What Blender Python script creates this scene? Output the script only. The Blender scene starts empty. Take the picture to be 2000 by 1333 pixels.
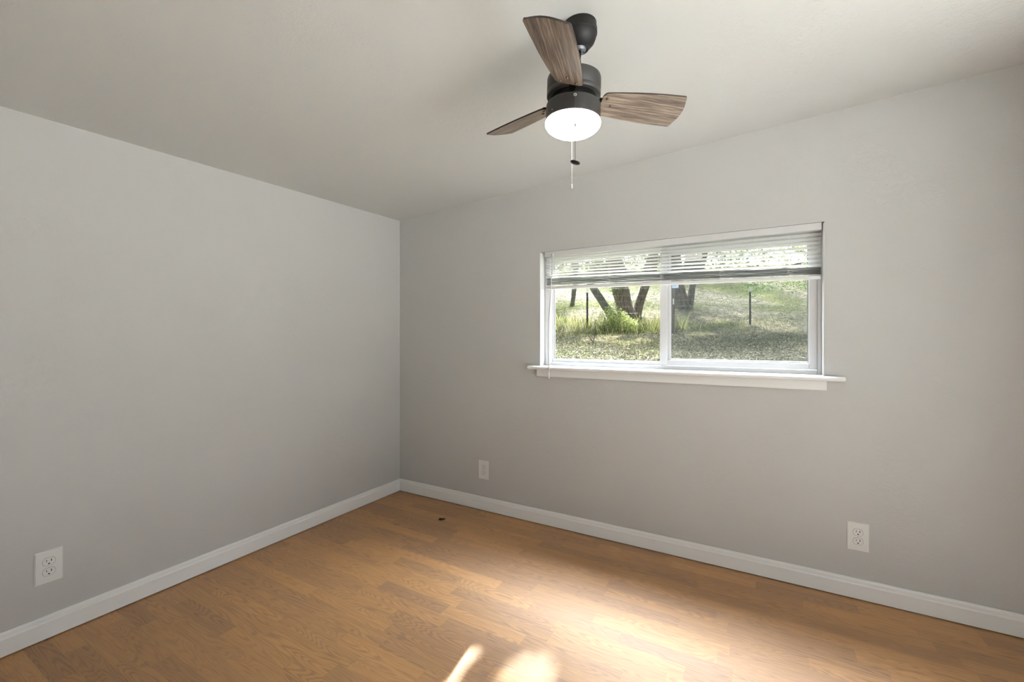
import bpy, bmesh, math, random
import numpy as np
from mathutils import Vector, Matrix

S = bpy.context.scene
COL = S.collection
rnd = random.Random(7)

# ------------------------------------------------------------------ camera, sky, sun, exposure
cam_data = bpy.data.cameras.new('camera')
cam_data.sensor_width = 36.0
cam_data.lens = 855.0 / 2000.0 * 36.0
cam_data.shift_y = -7.5 / 2000.0
cam_data.clip_start = 0.02
cam_data.clip_end = 200
cam = bpy.data.objects.new('camera', cam_data)
COL.objects.link(cam)
CAM = Vector((2.332, -2.384, 1.13))
cam.location = CAM
cam.rotation_euler = (math.radians(90), 0, math.radians(30))
S.camera = cam

SKY = 1.7            # open sky
GLOW = 170.0         # added sky glow above the sun, aimed to light the floor band
world = bpy.data.worlds.new('sky')
S.world = world
world.use_nodes = True
wn = world.node_tree
wn.nodes.clear()
w_out = wn.nodes.new('ShaderNodeOutputWorld')
w_bg = wn.nodes.new('ShaderNodeBackground')
w_bg.inputs['Color'].default_value = (0.91, 0.965, 1.06, 1)
wn.links.new(w_bg.outputs[0], w_out.inputs[0])

SUN_EL = math.radians(46)
SUN_H = Vector((0.16, -0.987, 0)).normalized()          # the way the light travels, seen from above
SUN_DIR = (SUN_H * math.cos(SUN_EL) - Vector((0, 0, math.sin(SUN_EL)))).normalized()
w_co = wn.nodes.new('ShaderNodeTexCoord')
w_dot = wn.nodes.new('ShaderNodeVectorMath'); w_dot.operation = 'DOT_PRODUCT'
GLOW_EL = math.radians(54)  # height of the added sky glow
w_dot.inputs[1].default_value = tuple(-SUN_H * math.cos(GLOW_EL) + Vector((0, 0, math.sin(GLOW_EL))))
wn.links.new(w_co.outputs['Generated'], w_dot.inputs[0])
w_max = wn.nodes.new('ShaderNodeMath'); w_max.operation = 'MAXIMUM'; w_max.inputs[1].default_value = 0.0
w_pow = wn.nodes.new('ShaderNodeMath'); w_pow.operation = 'POWER'; w_pow.inputs[1].default_value = 7.0
w_mad = wn.nodes.new('ShaderNodeMath'); w_mad.operation = 'MULTIPLY_ADD'; w_mad.inputs[1].default_value = GLOW; w_mad.inputs[2].default_value = SKY
wn.links.new(w_dot.outputs['Value'], w_max.inputs[0])
wn.links.new(w_max.outputs[0], w_pow.inputs[0])
wn.links.new(w_pow.outputs[0], w_mad.inputs[0])
wn.links.new(w_mad.outputs[0], w_bg.inputs['Strength'])
sun_data = bpy.data.lights.new('sun', 'SUN')
sun_data.energy = 23.0
sun_data.angle = math.radians(0.53)
sun_data.color = (1.0, 0.95, 0.86)
sun = bpy.data.objects.new('sun', sun_data)
sun.rotation_euler = SUN_DIR.to_track_quat('-Z', 'Y').to_euler()
sun.location = (0, 12, 14)
COL.objects.link(sun)

S.view_settings.view_transform = 'Standard'
S.view_settings.look = 'None'
S.view_settings.gamma = 1.0
S.view_settings.use_curve_mapping = False
S.view_settings.exposure = 0.0

LAMP = 18.0            # radiance of the lit glass shade


# ------------------------------------------------------------------ small helpers
def tag(o, label=None, cat=None, group=None, kind=None):
    if label: o['label'] = label
    if cat: o['category'] = cat
    if group: o['group'] = group
    if kind: o['kind'] = kind
    return o


def empty(name, loc, rot=(0, 0, 0)):
    o = bpy.data.objects.new(name, None)
    COL.objects.link(o)
    o.location = loc
    o.rotation_euler = rot
    o.empty_display_size = 0.05
    return o


def link_mesh(name, me, mat=None, parent=None, smooth=False):
    o = bpy.data.objects.new(name, me)
    COL.objects.link(o)
    if mat:
        for m in (mat if isinstance(mat, (list, tuple)) else [mat]):
            me.materials.append(m)
    if parent:
        o.parent = parent
    if smooth:
        for p in me.polygons:
            p.use_smooth = True
    return o


def obj(name, bm, mat=None, parent=None, smooth=False, recalc=True):
    if recalc:
        bmesh.ops.recalc_face_normals(bm, faces=bm.faces)
    me = bpy.data.meshes.new(name)
    bm.to_mesh(me)
    bm.free()
    return link_mesh(name, me, mat, parent, smooth)


def bevel_mod(o, w, seg=2, angle=35):
    m = o.modifiers.new('bevel', 'BEVEL')
    m.width = w
    m.segments = seg
    m.limit_method = 'ANGLE'
    m.angle_limit = math.radians(angle)
    return o


def smooth_by_angle(o, deg=40):
    for p in o.data.polygons:
        p.use_smooth = True
    es = o.data
    bm = bmesh.new()
    bm.from_mesh(es)
    for e in bm.edges:
        if len(e.link_faces) == 2 and e.calc_face_angle(0) > math.radians(deg):
            e.smooth = False
    bm.to_mesh(es)
    bm.free()
    return o


def box(bm, x0, x1, y0, y1, z0, z1, mi=0):
    v = [bm.verts.new(p) for p in ((x0, y0, z0), (x1, y0, z0), (x1, y1, z0), (x0, y1, z0),
                                   (x0, y0, z1), (x1, y0, z1), (x1, y1, z1), (x0, y1, z1))]
    for f in ((3, 2, 1, 0), (4, 5, 6, 7), (0, 1, 5, 4), (1, 2, 6, 5), (2, 3, 7, 6), (3, 0, 4, 7)):
        bm.faces.new([v[i] for i in f]).material_index = mi
    return v


def extrude_profile(bm, prof, p0, p1, out, cap=True):
    """prof: (distance from wall, height) loop; swept from p0 to p1; out: unit vector away from the wall"""
    a = [bm.verts.new(Vector(p0) + Vector(out) * d + Vector((0, 0, z))) for d, z in prof]
    b = [bm.verts.new(Vector(p1) + Vector(out) * d + Vector((0, 0, z))) for d, z in prof]
    n = len(prof)
    for i in range(n):
        bm.faces.new((a[i], a[(i + 1) % n], b[(i + 1) % n], b[i]))
    if cap:
        bm.faces.new(a)
        bm.faces.new(b[::-1])


def lathe(bm, prof, n=48, center=(0, 0, 0)):
    """prof: list of (radius, z)"""
    cx, cy, cz = center
    rings = []
    for r, z in prof:
        if r < 1e-6:
            rings.append([bm.verts.new((cx, cy, cz + z))])
        else:
            rings.append([bm.verts.new((cx + r * math.cos(2 * math.pi * i / n), cy + r * math.sin(2 * math.pi * i / n), cz + z)) for i in range(n)])
    for A, B in zip(rings, rings[1:]):
        for i in range(n):
            j = (i + 1) % n
            if len(A) == 1 and len(B) == 1:
                continue
            if len(A) == 1:
                bm.faces.new((A[0], B[i], B[j]))
            elif len(B) == 1:
                bm.faces.new((A[i], A[j], B[0]))
            else:
                bm.faces.new((A[i], A[j], B[j], B[i]))


def tube(bm, pts, radii, n=8, cap=True):
    pts = [Vector(p) for p in pts]
    if not isinstance(radii, (list, tuple)):
        radii = [radii] * len(pts)
    rings = []
    ref = None
    for i, p in enumerate(pts):
        t = (pts[min(i + 1, len(pts) - 1)] - pts[max(i - 1, 0)]).normalized()
        if ref is None:
            ref = t.orthogonal().normalized()
        else:
            ref = (ref - t * ref.dot(t)).normalized()
        b = t.cross(ref)
        rings.append([bm.verts.new(p + (ref * math.cos(2 * math.pi * k / n) + b * math.sin(2 * math.pi * k / n)) * radii[i]) for k in range(n)])
    for A, B in zip(rings, rings[1:]):
        for k in range(n):
            bm.faces.new((A[k], A[(k + 1) % n], B[(k + 1) % n], B[k]))
    if cap:
        bm.faces.new(rings[0][::-1])
        bm.faces.new(rings[-1])


def ball(bm, c, r, seg=8, rings=6):
    bmesh.ops.create_uvsphere(bm, u_segments=seg, v_segments=rings, radius=r, matrix=Matrix.Translation(c))


# ------------------------------------------------------------------ materials
class NT:
    def __init__(self, name):
        self.m = bpy.data.materials.new(name)
        self.m.use_nodes = True
        self.t = self.m.node_tree
        self.b = self.t.nodes.get('Principled BSDF')
        self.out = self.t.nodes.get('Material Output')

    def n(self, kind, **kw):
        nd = self.t.nodes.new('ShaderNode' + kind)
        for k, v in kw.items():
            setattr(nd, k, v)
        return nd

    def l(self, a, b):
        self.t.links.new(a, b)

    def val(self, sock, v):
        if isinstance(v, bpy.types.NodeSocket):
            self.l(v, sock)
        else:
            sock.default_value = v

    def math(self, op, a, b=None, c=None):
        nd = self.n('Math', operation=op)
        self.val(nd.inputs[0], a)
        if b is not None: self.val(nd.inputs[1], b)
        if c is not None: self.val(nd.inputs[2], c)
        return nd.outputs[0]

    def ramp(self, fac, stops):
        nd = self.n('ValToRGB')
        els = nd.color_ramp.elements
        while len(els) < len(stops):
            els.new(0.5)
        for e, (p, c) in zip(els, stops):
            e.position = p
            e.color = (c[0], c[1], c[2], 1)
        self.val(nd.inputs[0], fac)
        return nd.outputs[0]

    def mix(self, fac, a, b, blend='MIX'):
        nd = self.n('Mix', data_type='RGBA', blend_type=blend)
        self.val(nd.inputs[0], fac)
        for s, v in ((6, a), (7, b)):
            if isinstance(v, tuple): v = (v[0], v[1], v[2], 1)
            self.val(nd.inputs[s], v)
        return nd.outputs[2]

    def noise(self, vec, scale, detail=2, rough=0.5, dim='3D'):
        nd = self.n('TexNoise', noise_dimensions=dim)
        if vec is not None: self.l(vec, nd.inputs['Vector'])
        nd.inputs['Scale'].default_value = scale
        nd.inputs['Detail'].default_value = detail
        nd.inputs['Roughness'].default_value = rough
        return nd.outputs[0]

    def bump(self, h, strength, dist):
        nd = self.n('Bump')
        nd.inputs['Strength'].default_value = strength
        nd.inputs['Distance'].default_value = dist
        self.l(h, nd.inputs['Height'])
        self.l(nd.outputs[0], self.b.inputs['Normal'])


def simple(name, col, rough=0.5, metal=0.0, spec=0.5):
    k = NT(name)
    k.b.inputs['Base Color'].default_value = (*col, 1)
    k.b.inputs['Roughness'].default_value = rough
    k.b.inputs['Metallic'].default_value = metal
    k.b.inputs['Specular IOR Level'].default_value = spec
    return k.m


def plaster(name, col, bump=0.5):
    k = NT(name)
    co = k.n('TexCoord').outputs['Object']
    mp = k.n('Mapping')
    k.l(co, mp.inputs['Vector'])
    mp.inputs['Scale'].default_value = (1, 1, 1)
    big = k.noise(mp.outputs[0], 3.0, 3)
    mid = k.noise(mp.outputs[0], 26.0, 5, 0.62)
    fine = k.noise(mp.outputs[0], 160.0, 2)
    ridge = k.math('ABSOLUTE', k.math('SUBTRACT', mid, 0.5))
    ridge = k.math('SMOOTH_MIN', ridge, 0.06, 0.05)
    mask = k.ramp(big, [(0.42, (0, 0, 0)), (0.62, (1, 1, 1))])
    h = k.math('ADD', k.math('MULTIPLY', k.math('MULTIPLY', ridge, mask), 9.0), k.math('MULTIPLY', fine, 0.35))
    k.bump(h, bump, 0.0016)
    c2 = tuple(x * 0.965 for x in col)
    k.l(k.mix(big, col, c2), k.b.inputs['Base Color'])
    k.b.inputs['Roughness'].default_value = 0.62
    k.b.inputs['Specular IOR Level'].default_value = 0.3
    return k.m


def laminate(name):
    k = NT(name)
    co = k.n('TexCoord').outputs['Object']
    sep = k.n('SeparateXYZ')
    k.l(co, sep.inputs[0])
    X, Y = sep.outputs[0], sep.outputs[1]
    W = 0.0655
    yr = k.math('DIVIDE', Y, W)
    row = k.math('FLOOR', yr)
    fy = k.math('FRACT', yr)
    wn1 = k.n('TexWhiteNoise', noise_dimensions='1D')
    k.l(row, wn1.inputs['W'])
    L = k.math('MULTIPLY_ADD', wn1.outputs['Value'], 0.14, 0.36)
    off = k.math('MULTIPLY', wn1.outputs['Value'], 37.0)
    xr = k.math('ADD', k.math('DIVIDE', X, L), off)
    cell = k.math('FLOOR', xr)
    fx = k.math('FRACT', xr)
    cmb = k.n('CombineXYZ')
    k.l(cell, cmb.inputs[0])
    k.l(row, cmb.inputs[1])
    wn2 = k.n('TexWhiteNoise', noise_dimensions='2D')
    k.l(cmb.outputs[0], wn2.inputs['Vector'])
    rv = wn2.outputs['Value']
    wn3 = k.n('TexWhiteNoise', noise_dimensions='3D')
    cm2 = k.n('CombineXYZ')
    k.l(cell, cm2.inputs[0]); k.l(row, cm2.inputs[1]); cm2.inputs[2].default_value = 4.7
    k.l(cm2.outputs[0], wn3.inputs['Vector'])
    rv2 = wn3.outputs['Value']
    # grain coordinates, shifted for every strip
    g = k.n('CombineXYZ')
    k.l(k.math('MULTIPLY_ADD', rv, 31.0, k.math('MULTIPLY', X, 1.6)), g.inputs[0])
    k.l(k.math('MULTIPLY_ADD', rv2, 17.0, k.math('MULTIPLY', Y, 13.0)), g.inputs[1])
    k.l(k.math('MULTIPLY', rv2, 23.0), g.inputs[2])
    field = k.noise(g.outputs[0], 1.0, 1.5, 0.45)
    rings = k.math('MULTIPLY_ADD', k.math('SINE', k.math('MULTIPLY', field, 190.0)), 0.5, 0.5)
    rings = k.math('POWER', rings, 1.6)
    gf = k.n('CombineXYZ')
    k.l(k.math('MULTIPLY_ADD', rv, 53.0, k.math('MULTIPLY', X, 9.0)), gf.inputs[0])
    k.l(k.math('MULTIPLY', Y, 330.0), gf.inputs[1])
    pores = k.noise(gf.outputs[0], 1.0, 2, 0.6)
    gm = k.n('CombineXYZ')
    k.l(k.math('MULTIPLY_ADD', rv2, 13.0, k.math('MULTIPLY', X, 2.5)), gm.inputs[0])
    k.l(k.math('MULTIPLY', Y, 60.0), gm.inputs[1])
    streak = k.noise(gm.outputs[0], 1.0, 2, 0.5)
    amt = k.math('MULTIPLY_ADD', rv2, 0.35, 0.24)
    tone = k.math('ADD', k.math('MULTIPLY', rings, amt), k.math('MULTIPLY', k.math('SUBTRACT', pores, 0.5), 1.3))
    tone = k.math('ADD', tone, k.math('MULTIPLY', k.math('SUBTRACT', streak, 0.5), 0.7))
    col = k.ramp(tone, [(0.0, FLOOR_A), (0.35, FLOOR_B), (0.9, FLOOR_C)])
    tint = k.ramp(rv, [(0.0, (0.78, 0.74, 0.68)), (0.5, (0.98, 0.97, 0.95)), (1.0, (1.16, 1.17, 1.2))])
    col = k.mix(1.0, col, tint, 'MULTIPLY')
    # joints: fine lines between strips, a little stronger at every third row (the board joint)
    ey = k.math('MINIMUM', fy, k.math('SUBTRACT', 1.0, fy))
    ex = k.math('MULTIPLY', k.math('MINIMUM', fx, k.math('SUBTRACT', 1.0, fx)), k.math('DIVIDE', L, W))
    e = k.math('MINIMUM', ey, ex)
    joint = k.math('LESS_THAN', e, 0.011)
    col = k.mix(k.math('MULTIPLY', joint, 0.28), col, (0.10, 0.045, 0.012))
    k.l(col, k.b.inputs['Base Color'])
    k.b.inputs['Roughness'].default_value = FLOOR_ROUGH
    k.b.inputs['Specular IOR Level'].default_value = FLOOR_SPEC
    k.b.inputs['Coat Weight'].default_value = 1.0
    k.b.inputs['Coat Roughness'].default_value = 0.70
    k.b.inputs['Coat IOR'].default_value = 1.85
    k.bump(pores, 0.12, 0.0006)
    return k.m


FLOOR_A = (0.37, 0.168, 0.026)
FLOOR_B = (0.295, 0.121, 0.012)
FLOOR_C = (0.165, 0.060, 0.005)
FLOOR_ROUGH = 0.72
FLOOR_SPEC = 0.8


def fan_wood(name):
    k = NT(name)
    co = k.n('TexCoord').outputs['Object']
    mp = k.n('Mapping')
    k.l(co, mp.inputs['Vector'])
    mp.inputs['Scale'].default_value = (4, 85, 20)
    f1 = k.noise(mp.outputs[0], 1.0, 4, 0.6)
    mp2 = k.n('Mapping')
    k.l(co, mp2.inputs['Vector'])
    mp2.inputs['Scale'].default_value = (1.6, 22, 4)
    f2 = k.noise(mp2.outputs[0], 1.0, 1.5)
    rings = k.math('MULTIPLY_ADD', k.math('SINE', k.math('MULTIPLY', f2, 60.0)), 0.5, 0.5)
    mp3 = k.n('Mapping')
    k.l(co, mp3.inputs['Vector'])
    mp3.inputs['Scale'].default_value = (18, 420, 20)
    f3 = k.noise(mp3.outputs[0], 1.0, 2)
    t = k.math('ADD', k.math('MULTIPLY', rings, 0.22), k.math('MULTIPLY', f1, 0.75))
    t = k.math('ADD', t, k.math('MULTIPLY', k.math('SUBTRACT', f3, 0.5), 0.85))
    col = k.ramp(t, [(0.2, (0.055, 0.038, 0.029)), (0.5, (0.165, 0.125, 0.096)), (0.85, (0.36, 0.295, 0.235))])
    k.l(col, k.b.inputs['Base Color'])
    k.b.inputs['Roughness'].default_value = 0.5
    k.bump(t, 0.2, 0.0006)
    return k.m


def glass_mat(name, tint=(0.97, 0.985, 0.98)):
    k = NT(name)
    k.t.nodes.remove(k.b)
    tr = k.n('BsdfTransparent'); tr.inputs[0].default_value = (*tint, 1)
    gl = k.n('BsdfGlossy'); gl.inputs['Roughness'].default_value = 0.01
    fr = k.n('Fresnel'); fr.inputs[0].default_value = 1.5
    mx = k.n('MixShader')
    geo = k.n('NewGeometry')
    face = k.math('MULTIPLY', fr.outputs[0], k.math('SUBTRACT', 1.0, geo.outputs['Backfacing']))
    k.l(face, mx.inputs[0]); k.l(tr.outputs[0], mx.inputs[1]); k.l(gl.outputs[0], mx.inputs[2])
    k.l(mx.outputs[0], k.out.inputs[0])
    return k.m


def screen_mat(name):
    """fine woven fly mesh: see-through, with a grey thread covering part of it"""
    k = NT(name)
    k.t.nodes.remove(k.b)
    tr = k.n('BsdfTransparent')
    di = k.n('BsdfDiffuse'); di.inputs[0].default_value = (0.09, 0.095, 0.095, 1)
    tl = k.n('BsdfTranslucent'); tl.inputs[0].default_value = (0.035, 0.04, 0.04, 1)
    m0 = k.n('MixShader'); m0.inputs[0].default_value = 0.3
    k.l(di.outputs[0], m0.inputs[1]); k.l(tl.outputs[0], m0.inputs[2])
    mx = k.n('MixShader'); mx.inputs[0].default_value = 0.22
    k.l(tr.outputs[0], mx.inputs[1]); k.l(m0.outputs[0], mx.inputs[2])
    k.l(mx.outputs[0], k.out.inputs[0])
    return k.m


def thin_mat(name, stops, trans=0.4, rough=0.6, tcol=None, spec=0.25):
    """leaves, blades of grass, blind slats: diffuse with light passing through; colour picked per island"""
    k = NT(name)
    geo = k.n('NewGeometry')
    col = k.ramp(geo.outputs['Random Per Island'], stops)
    k.l(col, k.b.inputs['Base Color'])
    k.b.inputs['Roughness'].default_value = rough
    k.b.inputs['Specular IOR Level'].default_value = spec
    tl = k.n('BsdfTranslucent')
    if tcol: k.l(k.mix(1.0, col, tcol, 'MULTIPLY'), tl.inputs[0])
    else: k.l(col, tl.inputs[0])
    mx = k.n('MixShader'); mx.inputs[0].default_value = trans
    k.l(k.b.outputs[0], mx.inputs[1]); k.l(tl.outputs[0], mx.inputs[2])
    k.l(mx.outputs[0], k.out.inputs[0])
    return k.m


def bark_mat(name, a, b):
    k = NT(name)
    co = k.n('TexCoord').outputs['Object']
    mp = k.n('Mapping'); k.l(co, mp.inputs['Vector']); mp.inputs['Scale'].default_value = (1, 1, 0.22)
    f = k.noise(mp.outputs[0], 26, 4, 0.65)
    k.l(k.ramp(f, [(0.35, a), (0.65, b)]), k.b.inputs['Base Color'])
    k.b.inputs['Roughness'].default_value = 0.9
    k.bump(f, 0.8, 0.03)
    return k.m


def earth_mat(name):
    k = NT(name)
    co = k.n('TexCoord').outputs['Object']
    n1 = k.noise(co, 0.55, 3)
    n2 = k.noise(co, 9, 5, 0.7)
    n3 = k.noise(co, 45, 3, 0.7)
    t = k.math('ADD', k.math('MULTIPLY', n2, 0.55), k.math('MULTIPLY', n3, 0.45))
    dry = k.ramp(t, [(0.41, (0.0584, 0.0518, 0.0349)), (0.5, (0.1426, 0.1296, 0.0933)), (0.585, (0.2851, 0.2592, 0.2010))])
    grn = k.ramp(t, [(0.36, (0.0432, 0.0464, 0.0216)), (0.55, (0.1080, 0.1136, 0.0519)), (0.7, (0.1944, 0.1891, 0.1028))])
    k.l(k.mix(k.ramp(n1, [(0.45, (0, 0, 0)), (0.62, (1, 1, 1))]), dry, grn), k.b.inputs['Base Color'])
    k.b.inputs['Roughness'].default_value = 0.95
    k.b.inputs['Specular IOR Level'].default_value = 0.0
    k.bump(t, 0.7, 0.05)
    return k.m


M_wall = plaster('wall_paint_grey', (0.492, 0.484, 0.466))
M_ceil = plaster('ceiling_paint_white', (0.625, 0.625, 0.61), 0.55)
M_floor = laminate('oak_strip_laminate')
M_trim = simple('white_trim_paint', (0.74, 0.735, 0.715), 0.35)
M_sill = simple('white_sill_gloss', (0.80, 0.80, 0.79), 0.3)
M_vinyl = simple('white_vinyl', (0.72, 0.72, 0.73), 0.4)
M_gasket = simple('grey_gasket', (0.10, 0.10, 0.10), 0.7)
M_glass = glass_mat('window_glass')
M_screen = screen_mat('fly_screen')
M_slat = thin_mat('vinyl_slat', [(0, (0.74, 0.74, 0.73)), (1, (0.80, 0.80, 0.79))], 0.24, 0.4)
M_blind = simple('white_blind_plastic', (0.76, 0.755, 0.745), 0.4)
M_cord = simple('white_cord', (0.72, 0.71, 0.69), 0.8)
M_wand = simple('clear_plastic_wand', (0.66, 0.67, 0.67), 0.2)
M_black = simple('matte_black_metal', (0.009, 0.0085, 0.008), 0.5, 0.0, 0.22)
M_bronze = simple('dark_bronze_metal', (0.028, 0.0255, 0.023), 0.45, 0.0, 0.35)
M_shiny = simple('glossy_black_metal', (0.02, 0.02, 0.02), 0.22, 0.6)
M_grey = simple('grey_die_cast', (0.12, 0.125, 0.13), 0.45, 0.5)
M_screw = simple('dark_brass_screw', (0.16, 0.12, 0.08), 0.35, 0.9)
M_blade = fan_wood('weathered_oak_blade')
M_edge = simple('dark_blade_edge', (0.018, 0.011, 0.008), 0.5)
M_chain_d = simple('dark_bead_chain', (0.05, 0.045, 0.04), 0.4, 0.8)
M_chain_l = simple('nickel_bead_chain', (0.62, 0.61, 0.58), 0.35, 0.7)
M_plate = simple('white_outlet_plastic', (0.68, 0.675, 0.65), 0.35)
M_slot = simple('dark_slot', (0.012, 0.010, 0.008), 0.8)
M_ring = simple('shadow_gap', (0.05, 0.048, 0.044), 0.8)
M_chip = simple('dark_brown_chip', (0.018, 0.008, 0.004), 0.5)
M_earth = earth_mat('dry_leafy_earth')
M_bark = bark_mat('oak_bark', (0.0536, 0.0416, 0.0333), (0.1904, 0.1547, 0.1190))
M_bark2 = bark_mat('grey_bark', (0.0600, 0.0570, 0.0480), (0.1560, 0.1470, 0.1260))
M_leaf = thin_mat('oak_leaf', [(0, (0.06, 0.13, 0.02)), (0.5, (0.12, 0.23, 0.04)), (1, (0.22, 0.36, 0.07))], 0.5)
M_litter = thin_mat('dead_leaf', [(0, (0.0749, 0.0662, 0.0461)), (0.4, (0.1728, 0.1555, 0.1094)), (0.75, (0.2736, 0.2477, 0.1786)), (1, (0.5184, 0.4752, 0.3600))], 0.1, 1.0, spec=0.0)
M_grass = thin_mat('grass_blade', [(0, (0.1096, 0.1340, 0.0427)), (0.5, (0.2436, 0.2558, 0.0914)), (1, (0.4872, 0.4628, 0.2436))], 0.45)
M_vine = thin_mat('vine_leaf', [(0, (0.1400, 0.1890, 0.0560)), (0.5, (0.2940, 0.3500, 0.1190)), (1, (0.5880, 0.6020, 0.2940))], 0.5)
M_hedge = thin_mat('washed_out_shrub_leaf', [(0, (0.1170, 0.1300, 0.0650)), (0.5, (0.2210, 0.2340, 0.1300)), (1, (0.3900, 0.3900, 0.2600))], 0.4)  # washed-out glare behind the blind put into the leaf colour
M_spray = thin_mat('fresh_green_leaf', [(0, (0.05, 0.11, 0.02)), (0.5, (0.10, 0.20, 0.035)), (1, (0.20, 0.34, 0.08))], 0.5)
M_post = simple('dark_green_steel', (0.035, 0.035, 0.028), 0.7, 0.2)
M_tip = simple('white_paint', (0.75, 0.75, 0.73), 0.6)
M_wire = simple('galvanised_wire', (0.35, 0.35, 0.33), 0.45, 0.6)
M_wood = bark_mat('weathered_post_wood', (0.085, 0.062, 0.045), (0.19, 0.15, 0.115))
M_stick = simple('pale_blue_label', (0.62, 0.72, 0.80), 0.4)
M_stickd = simple('blue_label_print', (0.10, 0.22, 0.42), 0.4)

k_ = NT('lit_frosted_glass')
k_.b.inputs['Base Color'].default_value = (0.9, 0.88, 0.84, 1)
k_.b.inputs['Roughness'].default_value = 0.35
k_.b.inputs['Emission Color'].default_value = (1.0, 0.93, 0.80, 1)
k_.b.inputs['Emission Strength'].default_value = LAMP
M_dome = k_.m

# ------------------------------------------------------------------ room shell
RX, RY = 3.45, -3.15           # right wall, rear wall
WT = 0.16                      # wall thickness


def ceil_z(x, y):
    return 1.988 + 0.0535 * x + 0.022 * y


bm = bmesh.new()
box(bm, -WT, RX + WT, RY - WT, WT, -0.10, 0.0)
tag(obj('floor', bm, M_floor), 'honey oak strip laminate floor of the empty room', 'floor', kind='structure')

bm = bmesh.new()
lo, hi = [], []
for x, y in ((-WT, RY - WT), (RX + WT, RY - WT), (RX + WT, WT), (-WT, WT)):
    lo.append(bm.verts.new((x, y, ceil_z(x, y))))
    hi.append(bm.verts.new((x, y, 2.45)))
bm.faces.new(lo); bm.faces.new(hi[::-1])
for i in range(4):
    bm.faces.new((lo[i], lo[(i + 1) % 4], hi[(i + 1) % 4], hi[i]))
tag(obj('ceiling', bm, M_ceil), 'off-white sloping plaster ceiling around the fan', 'ceiling', kind='structure')


def wall_piece(bm, x0, x1, y0, y1, z0, z1=None):
    """box whose top follows the ceiling when z1 is None"""
    v = box(bm, x0, x1, y0, y1, z0, 1.0 if z1 is None else z1)
    if z1 is None:
        for q in v[4:]:
            q.co.z = ceil_z(q.co.x, q.co.y)


# window opening in the back wall
WX0, WX1, WZ0, WZ1 = 1.150, 2.562, 0.935, 1.646
bm = bmesh.new()
wall_piece(bm, 0, WX0, 0, WT, 0)
wall_piece(bm, WX1, RX, 0, WT, 0)
wall_piece(bm, WX0, WX1, 0, WT, 0, WZ0)
wall_piece(bm, WX0, WX1, 0, WT, WZ1)
tag(obj('wall_back', bm, M_wall), 'pale grey plaster wall with the wide window', 'wall', kind='structure')
bm = bmesh.new()
wall_piece(bm, -WT, 0, RY - WT, WT, 0)
tag(obj('wall_left', bm, M_wall), 'pale grey blank plaster wall left of the corner', 'wall', kind='structure')
DY0, DY1, DZ1 = -2.95, -0.75, 1.92     # opening for the added patio door, beyond the frame
bm = bmesh.new()
wall_piece(bm, RX, RX + WT, RY - WT, DY0, 0)
wall_piece(bm, RX, RX + WT, DY1, WT, 0)
wall_piece(bm, RX, RX + WT, DY0, DY1, DZ1)
tag(obj('wall_right', bm, M_wall), 'pale grey wall on the right beyond the frame', 'wall', kind='structure')
bm = bmesh.new()
wall_piece(bm, 0, RX, RY - WT, RY, 0)
tag(obj('wall_rear', bm, M_wall), 'pale grey wall behind the camera', 'wall', kind='structure')

# baseboards: flat board with a lighter moulded top
PROF = [(0.0, 0.005), (0.0135, 0.005), (0.0135, 0.064), (0.0105, 0.070), (0.0095, 0.080), (0.006, 0.088), (0.0, 0.088)]
for nm, p0, p1, out, lab in (
        ('baseboard_back', (0, 0, 0), (RX, 0, 0), (0, -1, 0), 'white moulded baseboard under the window wall'),
        ('baseboard_left', (0, RY, 0), (0, 0, 0), (1, 0, 0), 'white moulded baseboard along the left wall'),
        ('baseboard_right', (RX, DY1, 0), (RX, 0, 0), (-1, 0, 0), 'white baseboard on the right wall beyond the frame')):
    bm = bmesh.new()
    extrude_profile(bm, PROF, p0, p1, out)
    tag(obj(nm, bm, M_trim), lab, 'baseboard', kind='structure')

# unseen patio door, added in the right wall to let daylight in
cy = (DY0 + DY1) / 2
dr = empty('added_door_1', (RX, cy, 0))
tag(dr, 'glazed sliding patio door added in the right wall beyond the frame to let daylight in', 'door', kind='structure')
bm = bmesh.new()
for a, b, c, d in ((DY0, DY0 + 0.05, 0.0, DZ1), (DY1 - 0.05, DY1, 0.0, DZ1), (DY0 + 0.05, DY1 - 0.05, 0.0, 0.05), (DY0 + 0.05, DY1 - 0.05, DZ1 - 0.05, DZ1), (cy - 0.03, cy + 0.03, 0.05, DZ1 - 0.05)):
    box(bm, 0.05, 0.11, a - cy, b - cy, c, d)
obj('added_door_frame', bm, M_vinyl, dr)
for a, b in ((DY0 + 0.05, cy - 0.03), (cy + 0.03, DY1 - 0.05)):
    bm = bmesh.new()
    box(bm, 0.077, 0.083, a - cy, b - cy, 0.05, DZ1 - 0.05)
    obj('glass_pane', bm, M_glass, dr)

# ------------------------------------------------------------------ window
win = empty('window_1', ((WX0 + WX1) / 2, 0, 0.955))
tag(win, 'white vinyl sliding window with a deep white sill', 'window', kind='structure')
wo = Vector(win.location)


def wbox(bm, x0, x1, y0, y1, z0, z1):
    box(bm, x0 - wo.x, x1 - wo.x, y0 - wo.y, y1 - wo.y, z0 - wo.z, z1 - wo.z)


bm = bmesh.new()                                    # painted jamb boards round the opening
wbox(bm, WX0, WX0 + 0.004, 0.001, 0.062, 0.957, WZ1 - 0.004)
wbox(bm, WX1 - 0.004, WX1, 0.001, 0.062, 0.957, WZ1 - 0.004)
bevel_mod(obj('jamb', bm, M_sill, win), 0.002)
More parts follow.
